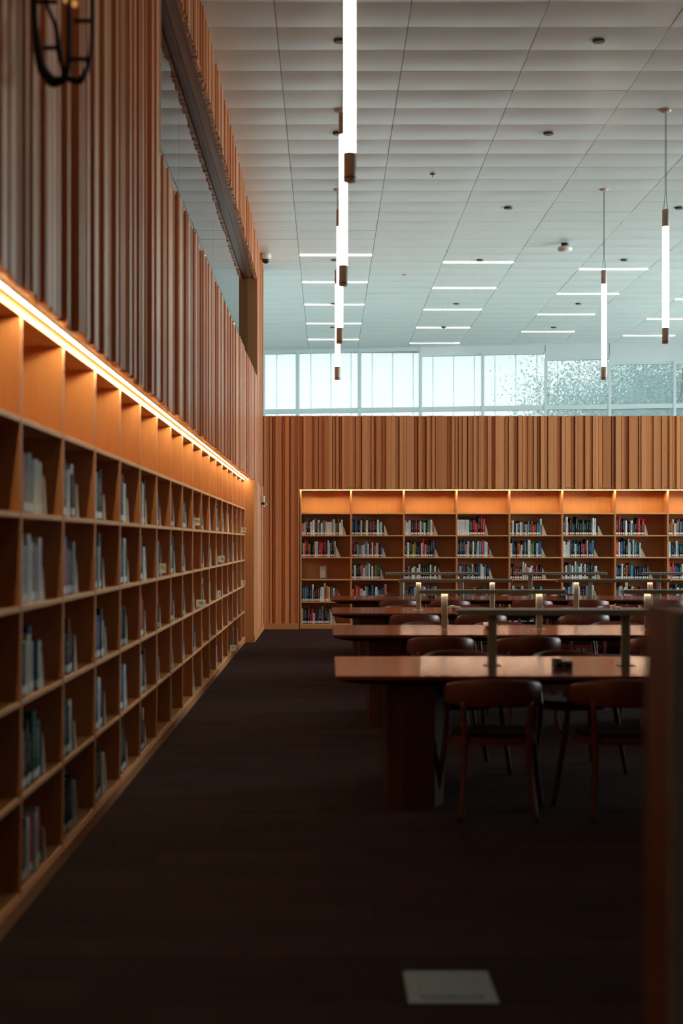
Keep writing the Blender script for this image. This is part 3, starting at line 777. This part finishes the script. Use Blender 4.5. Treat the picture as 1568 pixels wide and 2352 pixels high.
for (x,y),where in zip([(.135,5.14),(3.73,5.14),(3.73,8.66),(3.73,12.18),(7.3,8.66),(7.3,15.72),(7.3,19.22),(7.3,1.6),(3.73,1.6),(.135,1.6),(.135,-1.9),(3.73,-1.9)],['in the left row, overhead just before the nearest one','in the second row, overhead near the camera','in the second row above the nearest table','in the second row above the second table','in the third row above the nearest table','in the third row above the third table','in the third row above the farthest table','in the third row, level with the camera','in the second row, level with the camera','in the left row, straight above the camera','in the left row behind the camera','in the second row behind the camera']):  # out-of-view pendants added along the rows to fill the room with light
    dup(pd,(x,y,3.69),label='unseen tube pendant added '+where)

# ------------------------------------------------------------------ ceiling fittings
def jy(n): return 12.58+PL_*n
cols=[(0,'leftmost',[18,22,26,30,34]),(2,'second',[19,23,27,31,35]),(4,'third',[20,24,28,32]),(6,'rightmost',[21,25,29,33])]
for ci,cn,ns in cols:
    x0=-.471+PW*ci
    for q,n in enumerate(ns):
        y=jy(n); 
        r=put('ceiling_strip_light',None,None,(x0+PW/2,y,ZC),label='white linear ceiling light, %s nearest in the %s column'%(ORD[q],cn),category='ceiling light',group='linear ceiling lights')
        mk('housing',box(-PW/2,PW/2,-.03,.03,-.004,.03),M['white'],r)
        mk('diffuser',box(-PW/2+.01,PW/2-.01,-.022,.022,-.014,-.004),M['strip'],r)
for i,(x,y) in enumerate([(1.355,18.4),(1.36,25.3),(1.35,32.7),(2.5,32.7)]):
    r=put('sprinkler',None,None,(x,y,ZC),label='small cross-shaped ceiling sprinkler, %s'%['nearest','middle one above the tables','left of the farthest two','right of the farthest two'][i],category='sprinkler',group='ceiling sprinklers')
    mk('stem',lathe([(.03,-.012),(.03,.02)],12),M['steel'],r); mk('arm',join([box(-.035,.035,-.006,.006,-.03,-.012),box(-.006,.006,-.006,.006,-.06,-.012)]),M['capmetal'],r)
dn=0
for cx_,cn,ys in ((.12,'left',[13.5,16.56,24.0,28.4,31.5]),(2.57,'middle',[13.5,16.56,20.26,24.0,28.4,31.5]),(5.0,'right',[20.26,24.0,28.4,31.5])):
    for q,y in enumerate(ys):
        mk('ceiling_disc',lathe([(.045,-.035),(.06,-.03),(.062,-.015),(.05,.01)],20,(cx_,y,ZC)),M['steel'],label='round metal ceiling disc, %s nearest of the %s column'%(ORD[q],cn),category='ceiling disc',group='round metal discs on the ceiling')
r=put('smoke_detector',None,None,(3.78,22.7,ZC),label='round smoke detector with dark gap hanging from the ceiling on the right',category='detector')
mk('base',lathe([(.06,-.06),(.06,.02)],20),M['black'],r); mk('body',lathe([(.08,-.14),(.115,-.115),(.115,-.085),(.09,-.06)],24),M['plas'],r,smooth=True)
r=put('dome_camera',None,None,(-1.02,23.5,6.22),label='white dome security camera at the top of the left wall corner',category='camera')
mk('housing',lathe([(.075,-.06),(.095,-.02),(.09,.03),(.06,.07)],20),M['plas'],r,smooth=True)
mk('dome',lathe([(.02,-.125),(.045,-.11),(.06,-.085),(.062,-.06)],20),M['black'],r,smooth=True)
r=put('wall_reader',None,None,(XW+.002,23.75,2.15),label='white card reader with lever on the slatted wall left of the far corner',category='device')
mk('housing',bevbox(0,.05,-.05,.05,-.06,.12,.006),M['plas'],r)
mk('lever',bevbox(.03,.09,-.045,-.02,-.04,-.01,.004),M['plas'],r)
mk('keypad',box(.0,.052,-.052,-.05,-.03,.01),M['black'],r)
# wire sconce high on the near left wall
sy=5.2
r=put('wire_sconce',None,None,(-1.06,sy,3.3),label='dark looped wire wall sconce with short rungs high on the near left wall',category='wall lamp')
def px(x,y,rad): return ((x-CX)/F*sy+1.06, 0, EYE+(CY-y)/F*sy-3.3, rad)
mk('outer_loop',tube(smoothpath([px(76,-60,0.0126),px(80,40,0.0112),px(84,90,0.0140),px(94,150,0.0182),px(112,180,0.0210),px(128,188,0.0210),px(152,172,0.0140),px(158,110,0.0098),px(157,-60,0.0084)],5),8),M['iron'],r,smooth=True)
mk('inner_loop',tube(smoothpath([px(103,-60,0.0112),px(108,10,0.0070),px(128,60,0.0084),px(134,110,0.0112),px(142,150,0.0084),px(150,176,0.0098),px(180,186,0.0140),px(194,170,0.0112),px(206,135,0.0084),px(211,60,0.0070),px(212,-60,0.0070)],5),8),M['iron'],r,smooth=True)
for a,b,y in ((170,213,48),(100,138,110),(164,206,136),(76,132,4)): mk('rung',tube([px(a,y,0.0084),px(b,y,0.0084)],8),M['iron'],r)
mk('bracket',box(-.05,.01,-.008,.008,.19,.23),M['iron'],r)
for a,b in ((152,0),(171,9)):
    p_=px(a,b,0); mk('bulb',lathe([(.004,-.012),(.011,-.004),(.011,.006),(.004,.014)],12,p_[:3]),M['bulb'],r,smooth=True)
mk('lamp_arm',tube([px(152,0,.004),px(171,9,.004)],6),M['iron'],r)

# ------------------------------------------------------------------ foreground
r=put('floor_box',None,None,(.41,4.795,0),label='brushed metal floor outlet plate set in the dark carpet in the foreground',category='floor outlet')
mk('plate',bevbox(-.148,.148,-.175,.175,-.012,.004,.002),M['steel'],r)
fr_=[(-.105,-.085),(.105,-.085),(.105,.09),(-.105,.09)]
mk('lid',bevbox(-.105,.105,-.12,.125,.004,.0065,.002),M['steel'],r)
mk('finger_slot',box(-.02,.02,-.115,-.10,.0065,.007),M['black'],r)
r=put('end_panel_post',None,None,(.512,2.12,0),label='blurred slim upright wood panel with grey metal edge in the right foreground',category='panel')
mk('wood_face',bevbox(0,.008,.004,.18,.01,1.405,.001),M['postwood'],r)
mk('metal_edge',bevbox(.0,.026,-.006,.006,.0,1.40,.002),M['drywall2'],r)
mk('core',box(.008,.017,.006,.178,.01,1.40),M['grey'],r)
mk('foot_plate',bevbox(-.04,.06,-.03,.21,0,.01,.002),M['steel'],r)
